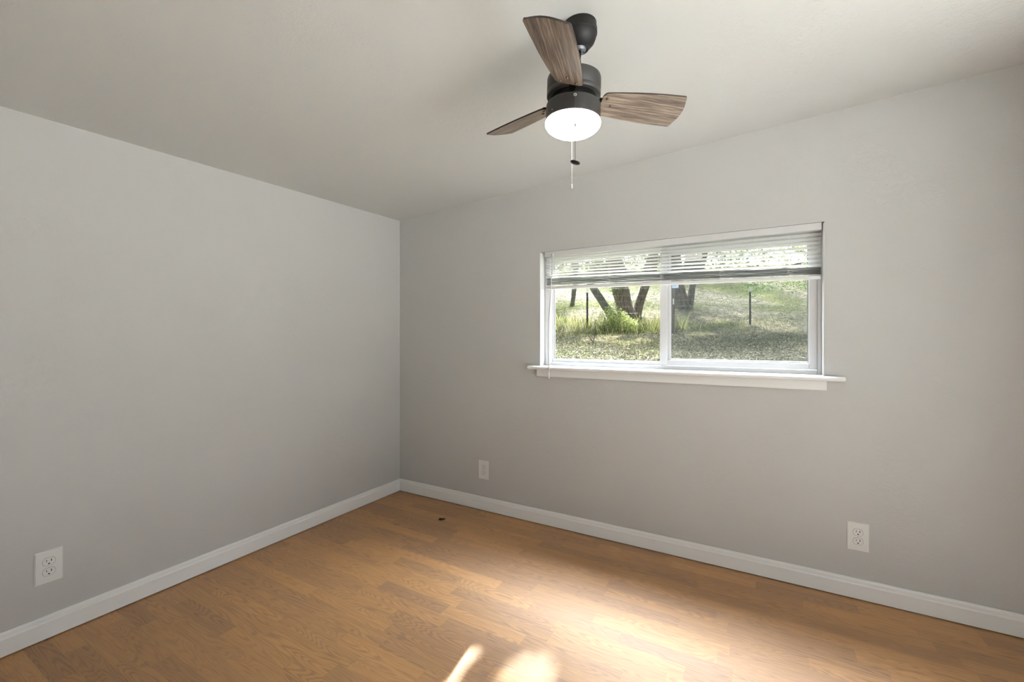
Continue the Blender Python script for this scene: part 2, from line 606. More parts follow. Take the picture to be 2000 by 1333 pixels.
# stool with a rounded nose
bm = bmesh.new()
prof = [(0.047, 0.0)]
y0, ym, zt, zb = 0.062, -0.045, 0.957, 0.936
R_ = (zt - zb) / 2
sec = [(y0, zb), (y0, zt), (ym + R_, zt)]
for i in range(1, 6):
    a = math.pi / 2 + math.pi * i / 6
    sec.append((ym + R_ + R_ * math.cos(a), (zt + zb) / 2 + R_ * math.sin(a)))
sec.append((ym + R_, zb))
SX0, SX1 = 1.087, 2.633


def slab(bm, sec, xa, xb):
    A = [bm.verts.new((xa - wo.x, y, z - wo.z)) for y, z in sec]
    B = [bm.verts.new((xb - wo.x, y, z - wo.z)) for y, z in sec]
    n = len(sec)
    for i in range(n):
        bm.faces.new((A[i], A[(i + 1) % n], B[(i + 1) % n], B[i]))
    bm.faces.new(A); bm.faces.new(B[::-1])


slab(bm, [(y if y < 0 else -0.0005, z) for y, z in sec], SX0, SX1)        # the nose with its two horns
slab(bm, [(-0.0005, zb), (-0.0005, zt), (y0, zt), (y0, zb)], WX0 + 0.0005, WX1 - 0.0005)
obj('window_sill', bm, M_sill, win)
bm = bmesh.new()
wbox(bm, 1.135, 2.569, -0.017, -0.0005, 0.893, 0.936)
bevel_mod(obj('apron', bm, M_trim, win), 0.003)
# outer vinyl frame
FX0, FX1 = WX0 + 0.004, WX1 - 0.004
bm = bmesh.new()
wbox(bm, FX0, FX0 + 0.036, 0.062, 0.135, 0.957, WZ1 - 0.01)
wbox(bm, FX1 - 0.016, FX1, 0.062, 0.135, 0.957, WZ1 - 0.01)
wbox(bm, FX0 + 0.036, FX1 - 0.016, 0.066, 0.135, 0.957, 0.976)
wbox(bm, FX0 + 0.036, FX1 - 0.016, 0.066, 0.135, WZ1 - 0.035, WZ1 - 0.01)
bevel_mod(obj('window_frame', bm, M_vinyl, win), 0.0025)
# fixed left lite
bm = bmesh.new()
wbox(bm, FX0 + 0.036, FX0 + 0.046, 0.096, 0.118, 0.976, WZ1 - 0.035)
wbox(bm, FX0 + 0.046, 1.870, 0.096, 0.118, 0.976, 0.997)
wbox(bm, FX0 + 0.046, 1.870, 0.096, 0.118, WZ1 - 0.055, WZ1 - 0.035)
fb = bevel_mod(obj('glazing_bead', bm, M_vinyl, win), 0.002)
bm = bmesh.new()
wbox(bm, FX0 + 0.044, 1.872, 0.106, 0.110, 0.995, WZ1 - 0.053)
obj('glass_pane', bm, M_glass, fb)
bm = bmesh.new()
for a in ((FX0 + 0.046, FX0 + 0.049, 0.997, WZ1 - 0.055), (FX0 + 0.049, 1.87, 0.997, 0.9985)):
    wbox(bm, a[0], a[1], 0.100, 0.1055, a[2], a[3])
obj('gasket', bm, M_gasket, fb)
# sliding right sash in front
SA0, SA1, SZ0, SZ1 = 1.841, FX1 - 0.016, 0.978, WZ1 - 0.037
bm = bmesh.new()
wbox(bm, SA0, SA0 + 0.040, 0.066, 0.093, SZ0, SZ1)
wbox(bm, SA1 - 0.032, SA1, 0.066, 0.093, SZ0, SZ1)
wbox(bm, SA0 + 0.040, SA1 - 0.032, 0.066, 0.093, SZ0, SZ0 + 0.030)
wbox(bm, SA0 + 0.040, SA1 - 0.032, 0.066, 0.093, SZ1 - 0.030, SZ1)
sash = bevel_mod(obj('sliding_sash', bm, M_vinyl, win), 0.003)
bm = bmesh.new()
g0, g1, g2, g3 = SA0 + 0.040, SA1 - 0.032, SZ0 + 0.030, SZ1 - 0.030
for a in ((g0, g0 + 0.016, g2, g3), (g1 - 0.004, g1, g2, g3), (g0 + 0.016, g1 - 0.004, g2, g2 + 0.007), (g0 + 0.016, g1 - 0.004, g3 - 0.006, g3)):
    wbox(bm, a[0], a[1], 0.074, 0.090, a[2], a[3])
bevel_mod(obj('glazing_bead', bm, M_vinyl, sash), 0.002)
bm = bmesh.new()
wbox(bm, g0 + 0.014, g1 - 0.002, 0.080, 0.084, g2 + 0.005, g3 - 0.004)
obj('glass_pane', bm, M_glass, sash)
bm = bmesh.new()
for a in ((g1 - 0.0062, g1 - 0.004, g2 + 0.007, g3 - 0.006), (g0 + 0.016, g0 + 0.0175, g2 + 0.007, g3 - 0.006), (SA0 - 0.0015, SA0, SZ0, SZ1), (g0, g0 + 0.0012, g2, g3)):
    wbox(bm, a[0], a[1], 0.0735 if a[0] > SA0 and a[0] < g0 + 0.001 else 0.077, 0.0795, a[2], a[3])
obj('gasket', bm, M_gasket, sash)
bm = bmesh.new()                                    # small label stuck on the pane under the blind
wbox(bm, 1.901, 1.934, 0.0785, 0.0795, 1.391, 1.425)
st = obj('sticker', bm, M_stick, sash)
st['label'] = 'pale blue sticker on the glass'
bm = bmesh.new()
wbox(bm, 1.904, 1.931, 0.0780, 0.0784, 1.408, 1.411)
wbox(bm, 1.904, 1.924, 0.0780, 0.0784, 1.402, 1.404)
wbox(bm, 1.901, 1.934, 0.0780, 0.0784, 1.391, 1.394)
obj('print', bm, M_stickd, sash)
# fly screen on the outside of the sliding half
bm = bmesh.new()
wbox(bm, SA0 + 0.012, FX1 - 0.014, 0.1255, 0.1262, 0.985, WZ1 - 0.045)
scr = obj('insect_screen', bm, M_screen, win)
bm = bmesh.new()
wbox(bm, SA0, SA0 + 0.014, 0.121, 0.131, 0.978, WZ1 - 0.037)
obj('screen_frame', bm, M_vinyl, scr)

# ------------------------------------------------------------------ mini blind
BX0, BX1, BY = 1.181, 2.553, 0.030
bl = empty('mini_blind', ((BX0 + BX1) / 2, BY, 1.634))
tag(bl, 'white mini blind pulled up crooked in the window with its slats bunched below', 'blind')
bo = Vector(bl.location)


def lerp(a, b, t): return a + (b - a) * t


bm = bmesh.new()
for q in (((BX0, BX1, 0.012, 0.044, 1.614, 1.640),)):
    box(bm, q[0] - bo.x, q[1] - bo.x, q[2] - bo.y, q[3] - bo.y, q[4] - bo.z, q[5] - bo.z)
bevel_mod(obj('headrail', bm, M_blind, bl), 0.003)
bm = bmesh.new()
box(bm, BX0 - 0.003 - bo.x, BX1 + 0.001 - bo.x, 0.0085 - bo.y, 0.0115 - bo.y, 1.613 - bo.z, 1.6452 - bo.z)
bevel_mod(obj('valance', bm, M_slat, bl), 0.001)


def slat_strip(bm, zl, zr, tilt, width=0.025, nx=26, crown=0.0018, wob=0.0, y=BY, x0=BX0, x1=BX1, ph=0.0):
    rows = []
    nv = 5
    for i in range(nx + 1):
        t = i / nx
        x = lerp(x0, x1, t)
        z = lerp(zl, zr, t) + wob * math.sin(t * 17 + ph) + wob * 0.6 * math.sin(t * 41 + ph * 2.3)
        r = []
        for j in range(nv):
            u = j / (nv - 1) - 0.5
            h = crown * (1 - 4 * u * u)
            yy = y + u * width * math.cos(tilt) - h * math.sin(tilt)
            zz = z + u * width * math.sin(tilt) + h * math.cos(tilt)
            r.append(bm.verts.new((x - bo.x, yy - bo.y, zz - bo.z)))
        rows.append(r)
    for A, B in zip(rows, rows[1:]):
        for j in range(nv - 1):
            bm.faces.new((A[j], A[j + 1], B[j + 1], B[j]))


bm = bmesh.new()
NS = 8
for i in range(NS):
    t = i / (NS - 1)
    slat_strip(bm, lerp(1.603, 1.494, t), lerp(1.597, 1.458, t), math.radians(-18), wob=0.0004, ph=i)
o = obj('hanging_slats', bm, M_slat, bl, smooth=True, recalc=False)
bm = bmesh.new()
for i in range(24):
    t = i / 23
    slat_strip(bm, lerp(1.486, 1.446, t), lerp(1.446, 1.414, t), math.radians(rnd.uniform(-6, 3)), wob=0.0011 if i % 4 else 0.0022, ph=i * 1.3,
               y=BY + rnd.uniform(-0.0012, 0.0012), x0=BX0 + rnd.uniform(0, 0.003), x1=BX1 - rnd.uniform(0, 0.003))
obj('slat_stack', bm, M_slat, bl, smooth=True, recalc=False)
# bottom rail
bm = bmesh.new()
v = box(bm, BX0 - bo.x, BX1 - bo.x, 0.018 - bo.y, 0.043 - bo.y, 0, 1)
for q in v:
    t = (q.co.x + bo.x - BX0) / (BX1 - BX0)
    q.co.z = (lerp(1.421, 1.392, t) if q.co.z < 0.5 else lerp(1.440, 1.408, t)) - bo.z
bevel_mod(obj('bottom_rail', bm, M_blind, bl), 0.004, 3)
for x in (1.289, 1.572, 1.861, 2.146, 2.434):
    t = (x - BX0) / (BX1 - BX0)
    zb_ = lerp(1.440, 1.408, t); zt_ = lerp(1.486, 1.446, t)
    bm = bmesh.new()
    for yy in (BY - 0.0145, BY + 0.0145):
        tube(bm, [(x - bo.x, yy - bo.y, 1.612 - bo.z), (x - bo.x, yy - bo.y, zt_ - bo.z)], 0.0006, 5)
    # slack ladder cord looped against the bunched slats
    for j in range(5):
        z0_ = lerp(zt_ + 0.004, zb_ + 0.004, j / 4)
        w_ = rnd.uniform(0.006, 0.012)
        pts = [(x - bo.x + w_ * math.cos(a) * rnd.uniform(0.7, 1.2), BY - 0.0155 - 0.002 * math.sin(a) - bo.y, z0_ - bo.z + 0.004 * math.sin(a)) for a in [q * math.pi / 5 for q in range(-1, 9)]]
        tube(bm, pts, 0.0008, 5)
    obj('ladder_cord', bm, M_cord, bl)
# tilt wand hanging from the headrail and resting against the nose of the sill
bm = bmesh.new()
WP = [(1.2330, 0.004, 1.616), (1.2315, -0.006, 1.50), (1.2325, -0.022, 1.36), (1.2290, -0.036, 1.22), (1.2300, -0.045, 1.10), (1.2340, -0.051, 0.985), (1.2370, -0.0535, 0.893)]
tube(bm, [(x - bo.x, y - bo.y, z - bo.z) for x, y, z in WP], 0.0038, 6)
tube(bm, [(1.2330 - bo.x, 0.004 - bo.y, 1.630 - bo.z), (1.2330 - bo.x, 0.004 - bo.y, 1.610 - bo.z)], 0.0055, 8)
tube(bm, [(1.2365 - bo.x, -0.0533 - bo.y, 0.92 - bo.z), (1.2372 - bo.x, -0.0537 - bo.y, 0.888 - bo.z)], [0.0048, 0.0052], 8)
obj('tilt_wand', bm, M_wand, bl, smooth=True)

# ------------------------------------------------------------------ ceiling fan
FC = Vector((1.8352, -1.1546, 1.845))                 # centre of the blade ring
CP = Vector((1.852, -1.150, 0)); CP.z = ceil_z(CP.x, CP.y)
fan = empty('ceiling_fan', CP)
tag(fan, 'small three-blade ceiling fan with weathered wood blades and a lit frosted dome', 'ceiling fan')
up = Vector((0.035, -0.012, 1)).normalized()          # the hanging part leans a little
TL = Vector((0, 0, 1)).rotation_difference(up).to_matrix().to_4x4()


def fan_part(name, bm, mat, parent=None, smooth=True, lean=True, ang=45):
    """bm built round the blade-ring centre; moved into the fan's own frame"""
    M = Matrix.Translation(FC - CP) @ TL if lean else Matrix.Identity(4)
    bm.transform(M)
    o = obj(name, bm, mat, fan if parent is None else parent)
    if smooth: smooth_by_angle(o, ang)
    return o


# canopy, bowl shaped, with a collar
bm = bmesh.new()
lathe(bm, [(0.0505, 0.004), (0.0505, -0.010), (0.0525, -0.014), (0.0525, -0.029), (0.0500, -0.031), (0.0492, -0.040), (0.044, -0.052), (0.036, -0.061), (0.0285, -0.066), (0.0275, -0.072), (0.0225, -0.072), (0.0225, -0.055), (0, -0.055)], 56)
can = fan_part('canopy', bm, M_black, lean=False)
bm = bmesh.new()
lathe(bm, [(0, -0.045), (0.0205, -0.050), (0.0215, -0.064), (0.0195, -0.074), (0.0165, -0.0785), (0.0, -0.0785)], 40)
hb = fan_part('hanger_ball', bm, M_grey, lean=False)
hb['label'] = 'grey hanger ball'
bm = bmesh.new()
for a, r, s in ((0.6, 0.0125, 0.0022), (2.7, 0.0125, 0.003), (4.2, 0.0125, 0.0026), (5.4, 0.013, 0.002)):
    lathe(bm, [(s, -0.0783), (s, -0.0795), (0, -0.0795)], 12, (r * math.cos(a), r * math.sin(a), 0))
box(bm, -0.010, 0.004, -0.004, 0.004, -0.0795, -0.0783)
fan_part('screw_hole', bm, M_slot, hb, lean=False)
# downrod
bm = bmesh.new()
top = Vector((0, 0, -0.06)); bot = (FC - CP) + up * 0.05
tube(bm, [top, bot], 0.0095, 20)
obj('downrod', bm, M_black, fan, smooth=True)
# motor housing
bm = bmesh.new()
lathe(bm, [(0.0, 0.070), (0.020, 0.070), (0.020, 0.064), (0.070, 0.064), (0.0785, 0.060), (0.0800, 0.055), (0.0800, 0.020), (0.0790, 0.0185), (0.0790, 0.0175), (0.0800, 0.016), (0.0800, 0.006), (0.0785, 0.004), (0.070, 0.004), (0, 0.004)], 72)
mot = fan_part('motor_housing', bm, M_bronze)
bm = bmesh.new()
lathe(bm, [(0, 0.004), (0.066, 0.004), (0.069, -0.004), (0.0735, -0.014), (0.0755, -0.020), (0, -0.020)], 72)
fan_part('flywheel', bm, M_shiny)
# light kit
bm = bmesh.new()
lathe(bm, [(0, -0.018), (0.0765, -0.018), (0.0805, -0.021), (0.0810, -0.024), (0.0810, -0.066), (0.0785, -0.066), (0.0785, -0.060), (0, -0.060)], 72)
kit = fan_part('light_fitting', bm, M_bronze)
bm = bmesh.new()
prof = [(0.0784, -0.0605), (0.0786, -0.0662), (0.0812, -0.0682), (0.0828, -0.0715)]
for i in range(1, 17):
    a = math.pi / 2 * i / 16
    prof.append((0.0832 * math.cos(a) ** 1.22, -0.0735 - 0.0405 * math.sin(a)))
prof[-1] = (0, prof[-1][1])
lathe(bm, prof, 64)
dome = fan_part('glass_shade', bm, M_dome, ang=80)
dome['label'] = 'lit frosted glass dome'

# blades: corners measured as (distance out, sideways), pitched about their own length
A0, PITCH = 0.7593, math.radians(18.25)
CORN = [(0.0850, -0.0395), (0.342, -0.0719), (0.3521, 0.0506), (0.0900, 0.0440)]


def blade_outline():
    """rounded corners and a gently bowed outer end"""
    P = [Vector((r, t)) for r, t in CORN]
    rad = [0.018, 0.010, 0.012, 0.016]
    out = []
    n = 4
    for i in range(n):
        a, b, c = P[i - 1], P[i], P[(i + 1) % n]
        d1, d2 = (a - b).normalized(), (c - b).normalized()
        s, e = b + d1 * rad[i], b + d2 * rad[i]
        for k in range(7):
            t = k / 6
            out.append(s * (1 - t) ** 2 + b * 2 * t * (1 - t) + e * t * t)
        if i == 1:
            f = P[2] - (P[2] - P[1]).normalized() * rad[2]
            for k in range(1, 8):
                t = k / 8
                q = e.lerp(f, t); q.x += 0.012 * math.sin(math.pi * t)
                out.append(q)
        if i == 0:
            f = P[1] + (P[0] - P[1]).normalized() * rad[1]
            for k in range(1, 6):
                t = k / 6
                q = e.lerp(f, t); q.y -= 0.004 * math.sin(math.pi * t)
                out.append(q)
        if i == 2:
            f = P[3] + (P[2] - P[3]).normalized() * rad[3]
            for k in range(1, 6):
                t = k / 6
                q = e.lerp(f, t); q.y += 0.005 * math.sin(math.pi * t)
                out.append(q)
    return out


OUT = blade_outline()
bm = bmesh.new()
TH = 0.0046
lo = [bm.verts.new((p.x, p.y, -TH / 2)) for p in OUT]
hi = [bm.verts.new((p.x, p.y, TH / 2)) for p in OUT]
f = bm.faces.new(lo[::-1]); bm.faces.new(hi)
for i in range(len(OUT)):
    bm.faces.new((lo[i], lo[(i + 1) % len(OUT)], hi[(i + 1) % len(OUT)], hi[i])).material_index = 1
bmesh.ops.recalc_face_normals(bm, faces=bm.faces)
me_blade = bpy.data.meshes.new('blade'); bm.to_mesh(me_blade); bm.free()
me_blade.materials.append(M_blade); me_blade.materials.append(M_edge)
bm = bmesh.new()                                      # blade iron: a flat arm from the flywheel with a plate above the blade
for (xa, xb, wa, wb, za, zb2) in ((0.055, 0.098, 0.016, 0.014, 0.0030, 0.0060), (0.092, 0.150, 0.030, 0.024, 0.0030, 0.0058)):
    v = box(bm, xa, xb, -1, 1, za, zb2)
    for q in v:
        q.co.y *= wa if abs(q.co.x - xa) < 1e-6 else wb
bmesh.ops.recalc_face_normals(bm, faces=bm.faces)
me_iron = bpy.data.meshes.new('blade_bracket'); bm.to_mesh(me_iron); bm.free(); me_iron.materials.append(M_shiny)
bm = bmesh.new()
lathe(bm, [(0, -0.0052), (0.0022, -0.0050), (0.0040, -0.0040), (0.0044, -0.0026), (0.0044, 0.0)], 16)
bmesh.ops.recalc_face_normals(bm, faces=bm.faces)
me_screw = bpy.data.meshes.new('screw'); bm.to_mesh(me_screw); bm.free(); me_screw.materials.append(M_screw)
for pl in me_screw.polygons: pl.use_smooth = True
for kk in range(3):
    a = A0 + kk * 2 * math.pi / 3
    M = Matrix.Translation(FC - CP) @ TL @ Matrix.Rotation(a, 4, 'Z') @ Matrix.Rotation(-PITCH, 4, 'X')
    b = bpy.data.objects.new('blade', me_blade); COL.objects.link(b); b.parent = fan; b.matrix_local = M
    ir = bpy.data.objects.new('blade_bracket', me_iron); COL.objects.link(ir); ir.parent = fan; ir.matrix_local = M
    for sx, sy in ((0.100, -0.022), (0.122, 0.002), (0.100, 0.024)):
        s = bpy.data.objects.new('screw', me_screw); COL.objects.link(s); s.parent = b
        s.matrix_local = Matrix.Translation((sx, sy, -0.0015))


def bead_chain(bm, p0, p1, r=0.0012, step=0.0034):
    p0, p1 = Vector(p0), Vector(p1)
    n = int((p1 - p0).length / step)
    for i in range(n + 1):
        ball(bm, p0.lerp(p1, i / n), r, 6, 4)
    tube(bm, [p0, p1], 0.0004, 4)


# front pull chain with its flat oval fob; hangs straight down
def loc(p): return Vector(p) - CP


ax = FC + up * (-0.031)
dirF = (CAM - ax); dirF.z = 0; dirF.normalize()
side = Vector((0.8660254, 0.5, 0))
pf = FC + up * (-0.031) + dirF * 0.0825 + side * 0.0055
bm = bmesh.new()
lathe(bm, [(0.0016, 0.0), (0.0042, 0.0), (0.0046, 0.0014), (0.0036, 0.0026), (0.0018, 0.0026), (0.0016, 0.0)], 20)
M = Matrix.Translation(loc(pf) - dirF * 0.002) @ dirF.to_track_quat('Z', 'Y').to_matrix().to_4x4()
bm.transform(M)
obj('chain_eyelet', bm, M_chain_l, kit, smooth=True)
bm = bmesh.new()
pend = Vector((pf.x, pf.y, 1.628)) + dirF * 0.004
bead_chain(bm, loc(pf + dirF * 0.002), loc(pend))
tube(bm, [loc(Vector((pend.x, pend.y, 1.7295))), loc(Vector((pend.x, pend.y, 1.7205)))], 0.0019, 8)
pc = obj('pull_chain', bm, M_chain_d, fan, smooth=True)
pc['label'] = 'dark bead pull chain in front of the dome'
bm = bmesh.new()
lathe(bm, [(0, -0.0042), (0.0100, -0.0040), (0.0138, -0.0020), (0.0142, 0.0), (0.0132, 0.0020), (0.0095, 0.0036), (0, 0.0040)], 32)
bm.transform(Matrix.Translation(loc(Vector((pend.x, pend.y, 1.621)))) @ Matrix.Rotation(math.radians(-18), 4, dirF) @ Matrix.Scale(0.8, 4, dirF))
obj('fob', bm, M_black, pc, smooth=True)
# second chain, paler, behind the dome
pb = FC + up * (-0.040) - dirF * 0.0835 - side * 0.0040
bm = bmesh.new()
bead_chain(bm, loc(pb), loc(Vector((pb.x, pb.y, 1.618))), 0.00105)
tube(bm, [loc(Vector((pb.x, pb.y, 1.691))), loc(Vector((pb.x, pb.y, 1.684)))], 0.0016, 8)
pc2 = obj('pull_chain', bm, M_chain_l, fan, smooth=True)
pc2['label'] = 'pale bead pull chain behind the dome'
bm = bmesh.new()
lathe(bm, [(0, 0.004), (0.0016, 0.003), (0.0022, 0.0), (0.0022, -0.008), (0.0014, -0.010), (0, -0.0105)], 14, loc(Vector((pb.x, pb.y, 1.615))))
obj('fob', bm, M_chain_l, pc2, smooth=True)
for aa in (-2.0, 0.15, 2.3):                          # set screws round the light fitting's rim
    d = Vector((math.cos(aa), math.sin(aa), 0))
    bm = bmesh.new()
    ball(bm, FC + up * (-0.055) + d * 0.0815 - CP, 0.0026, 10, 8)
    obj('set_screw', bm, M_screw, kit, smooth=True)

# ------------------------------------------------------------------ outlets
def outlet_meshes():
    d = {}
    bm = bmesh.new()
    box(bm, -0.038, 0.038, 0, 0.0058, -0.060, 0.060)          # local y = out of the wall
    bmesh.ops.bevel(bm, geom=[e for e in bm.edges if all(v.co.y > 0.005 for v in e.verts)], offset=0.0030, segments=3, affect='EDGES')
    d['cover_plate'] = (bm, M_plate)

    def face(r, h, y0, y1):
        b = bmesh.new()
        pts = []
        for i in range(48):
            a = 2 * math.pi * i / 48
            pts.append((r * math.cos(a), max(-h, min(h, r * math.sin(a)))))
        A = [b.verts.new((x, y0, z)) for x, z in pts]
        B = [b.verts.new((x, y1, z)) for x, z in pts]
        b.faces.new(A); b.faces.new(B[::-1])
        for i in range(48):
            b.faces.new((A[i], A[(i + 1) % 48], B[(i + 1) % 48], B[i]))
        return b
    d['gap_shade'] = (face(0.0180, 0.0151, 0.004, 0.0060), M_ring)  # dark disc standing in for the shaded gap round the socket
    d['receptacle'] = (face(0.0172, 0.0143, 0.004, 0.0066), M_plate)
    b = bmesh.new()
    box(b, -0.0078, -0.0054, 0.0060, 0.00675, -0.0005, 0.0083)
    box(b, 0.0054, 0.0074, 0.0060, 0.00675, 0.0005, 0.0075)
    v = []
    for i in range(16):
        a = math.pi * 2 * i / 16
        v.append((0.0028 * math.cos(a), min(0.0018, 0.0028 * math.sin(a)) - 0.0075))
    A = [b.verts.new((x, 0.0060, z)) for x, z in v]; B = [b.verts.new((x, 0.00675, z)) for x, z in v]
    b.faces.new(A); b.faces.new(B[::-1])
    for i in range(16): b.faces.new((A[i], A[(i + 1) % 16], B[(i + 1) % 16], B[i]))
    d['slots'] = (b, M_slot)
    b = bmesh.new()
    lathe(b, [(0, 0.0070), (0.0018, 0.0068), (0.0028, 0.0060), (0.0028, 0.0050)], 16)
    b.transform(Matrix.Rotation(math.radians(-90), 4, 'X'))
    d['screw'] = (b, M_plate)
    out = {}
    for k, (b, m) in d.items():
        bmesh.ops.recalc_face_normals(b, faces=b.faces)
        me = bpy.data.meshes.new(k); b.to_mesh(me); b.free(); me.materials.append(m)
        out[k] = me
    return out


OM = outlet_meshes()


def part(name, me, parent, z=0.0):
    o = bpy.data.objects.new(name, me); COL.objects.link(o); o.parent = parent; o.location = (0, 0, z)
    return o


for locn, rot, lab in (
        ((0.743, 0, 0.264), math.pi, 'white duplex outlet low on the window wall, near the room corner'),
        ((2.680, 0, 0.269), math.pi, 'white duplex outlet low on the window wall, below the right end of the window'),
        ((0, -1.830, 0.269), -math.pi / 2, 'white duplex outlet low on the left wall')):
    e = empty('wall_outlet', locn, (0, 0, rot))
    tag(e, lab, 'outlet', 'duplex wall outlets')
    part('cover_plate', OM['cover_plate'], e)
    for z in (0.0191, -0.0191):
        r = part('receptacle', OM['receptacle'], e, z)
        part('gap_shade', OM['gap_shade'], r)
        part('slots', OM['slots'], r)
    part('screw', OM['screw'], e)

# ------------------------------------------------------------------ scrap on the floor
bm = bmesh.new()
ring = []
for i in range(18):
    a = 2 * math.pi * i / 18
    rr = 1 + 0.10 * math.sin(2 * a + 0.6) + 0.06 * math.sin(3 * a)
    ring.append(((0.0195 * math.cos(a)) * rr, (0.0125 * math.sin(a)) * rr))
A = [bm.verts.new((x, y, 0.0)) for x, y in ring]
B = [bm.verts.new((x * 0.93, y * 0.93, 0.0035 + 0.0015 * math.cos(i))) for i, (x, y) in enumerate(ring)]
Cc = [bm.verts.new((x * 0.45, y * 0.45, 0.0022)) for x, y in ring]
bm.faces.new(A[::-1]); bm.faces.new(Cc)
for i in range(18):
    j = (i + 1) % 18
    bm.faces.new((A[i], A[j], B[j], B[i])); bm.faces.new((B[i], B[j], Cc[j], Cc[i]))
o = obj('wood_chip', bm, M_chip, smooth=True)
o.location = (0.598, -0.251, 0.0); o.rotation_euler = (0, 0, math.radians(38))
tag(o, 'small dark brown oval scrap lying on the floor near the room corner', 'scrap')

# ------------------------------------------------------------------ the hillside outside
DF = Vector((-0.5, 0.8660254, 0)); DR = Vector((0.8660254, 0.5, 0))   # up the slope, along the terrace
ORG = Vector((2.332, -2.384, 0))


def h_noise(x, y):
    return 0.035 * math.sin(1.3 * x + 0.7 * y) + 0.03 * math.sin(2.9 * x - 1.7 * y + 1.0) + 0.02 * math.sin(5.1 * y + 3.3 * x)


def ground_z(x, y):
    p = Vector((x, y, 0)) - ORG
    d, l = p.dot(DF), p.dot(DR)
    if d < 5: z = 0.72 + 0.17 * max(0.0, (d - 2.6) / 2.4)
    elif d < 10.4: z = 0.89 + (d - 5) / 5.4 * 0.29
    else:
        k = min(1.0, (d - 10.4) / 0.35)
        z = 1.18 + 0.10 * k
        if d > 10.75: z += (d - 10.75) * 0.262
        if d > 27: z -= (d - 27) * 0.262
    if y < 1.2: z -= 0.25 * (1 - max(0.0, y - 0.16) / 1.04)
    z += l * 0.012
    return z + h_noise(x, y) * min(1.0, max(0.15, (d - 4) / 5))


nx, ny = 170, 190
xs = np.linspace(-16, 14, nx); ys = 0.161 + (np.linspace(0, 1, ny) ** 1.35) * 34
verts = [(float(x), float(y), ground_z(float(x), float(y))) for y in ys for x in xs]
faces = [(j * nx + i, j * nx + i + 1, (j + 1) * nx + i + 1, (j + 1) * nx + i) for j in range(ny - 1) for i in range(nx - 1)]
me = bpy.data.meshes.new('ground'); me.from_pydata(verts, [], faces)
tag(link_mesh('ground', me, M_earth, smooth=True), 'dry leafy slope rising outside the window', 'ground', kind='structure')
bm = bmesh.new()                                       # unseen yard, kept pale to bounce light in through the added door
v = [bm.verts.new(p) for p in ((RX + WT, -20, -0.12), (24, -20, -0.12), (24, 0.16, -0.12), (RX + WT, 0.16, -0.12))]
bm.faces.new(v)
tag(obj('ground', bm, simple('bounce_paving', (0.46, 0.45, 0.42), 0.9)), 'unseen paved yard beyond the added patio door, kept pale to bounce light in', 'ground', kind='structure')

nr = np.random.default_rng(11)


def quads_object(name, quads, mat):
    """quads: array (n,4,3)"""
    q = np.asarray(quads, dtype=np.float64)
    n = len(q)
    me = bpy.data.meshes.new(name)
    me.vertices.add(n * 4); me.vertices.foreach_set('co', q.reshape(-1))
    me.loops.add(n * 4); me.loops.foreach_set('vertex_index', np.arange(n * 4, dtype=np.int32))
    me.polygons.add(n)
    me.polygons.foreach_set('loop_start', np.arange(0, n * 4, 4, dtype=np.int32))
    me.update(calc_edges=True)
    me.validate()
    return link_mesh(name, me, mat)


def leaf_quads(centers, size_lo, size_hi, flat=0.0, aspect=0.55):
    n = len(centers)
    a = nr.normal(size=(n, 3)); a[:, 2] *= (1 - flat)
    a /= np.linalg.norm(a, axis=1)[:, None]
    b = nr.normal(size=(n, 3)); b[:, 2] *= (1 - flat)
    b -= (a * b).sum(1)[:, None] * a
    b /= np.linalg.norm(b, axis=1)[:, None]
    s = nr.uniform(size_lo, size_hi, size=(n, 1))
    c = np.asarray(centers)
    return np.stack([c - a * s / 2, c + b * s * aspect / 2 - a * s * 0.05, c + a * s / 2, c - b * s * aspect / 2 - a * s * 0.05], axis=1)


def scatter(n, d0, d1, spread0, pw=1.0):
    """points on the slope inside the strip seen through the window: d from the camera, fanning out"""
    d = d0 + (d1 - d0) * nr.random(n) ** pw
    l = (nr.random(n) * 1.15 - 0.25) * d * 0.95
    x = ORG.x + DF.x * d + DR.x * l; y = ORG.y + DF.y * d + DR.y * l
    return d, l, x, y


# dead leaves
_, _, X, Y = scatter(90000, 4.5, 24, 1, 1.25)
Cn = np.array([(x, y, ground_z(x, y) + 0.012 + 0.02 * nr.random()) for x, y in zip(X, Y) if y > 0.6])
tag(quads_object('leaf_litter', leaf_quads(Cn, 0.018, 0.05, 0.65, 0.4), M_litter), 'dead oak leaves strewn over the slope', 'leaf litter', kind='stuff')


def blades(points, h0, h1, w, lean=0.5):
    out = []
    for (x, y, z, s) in points:
        a = nr.uniform(0, 2 * math.pi); ca, sa = math.cos(a), math.sin(a)
        h = nr.uniform(h0, h1) * s; b = nr.uniform(0, 2 * math.pi); k = nr.uniform(0.05, lean) * h
        dx, dy = math.cos(b) * k, math.sin(b) * k
        out.append(((x - ca * w, y - sa * w, z - 0.01), (x + ca * w, y + sa * w, z - 0.01),
                    (x + ca * w * 0.7 + dx * 0.45, y + sa * w * 0.7 + dy * 0.45, z + h * 0.6), (x + dx, y + dy, z + h)))
    return out


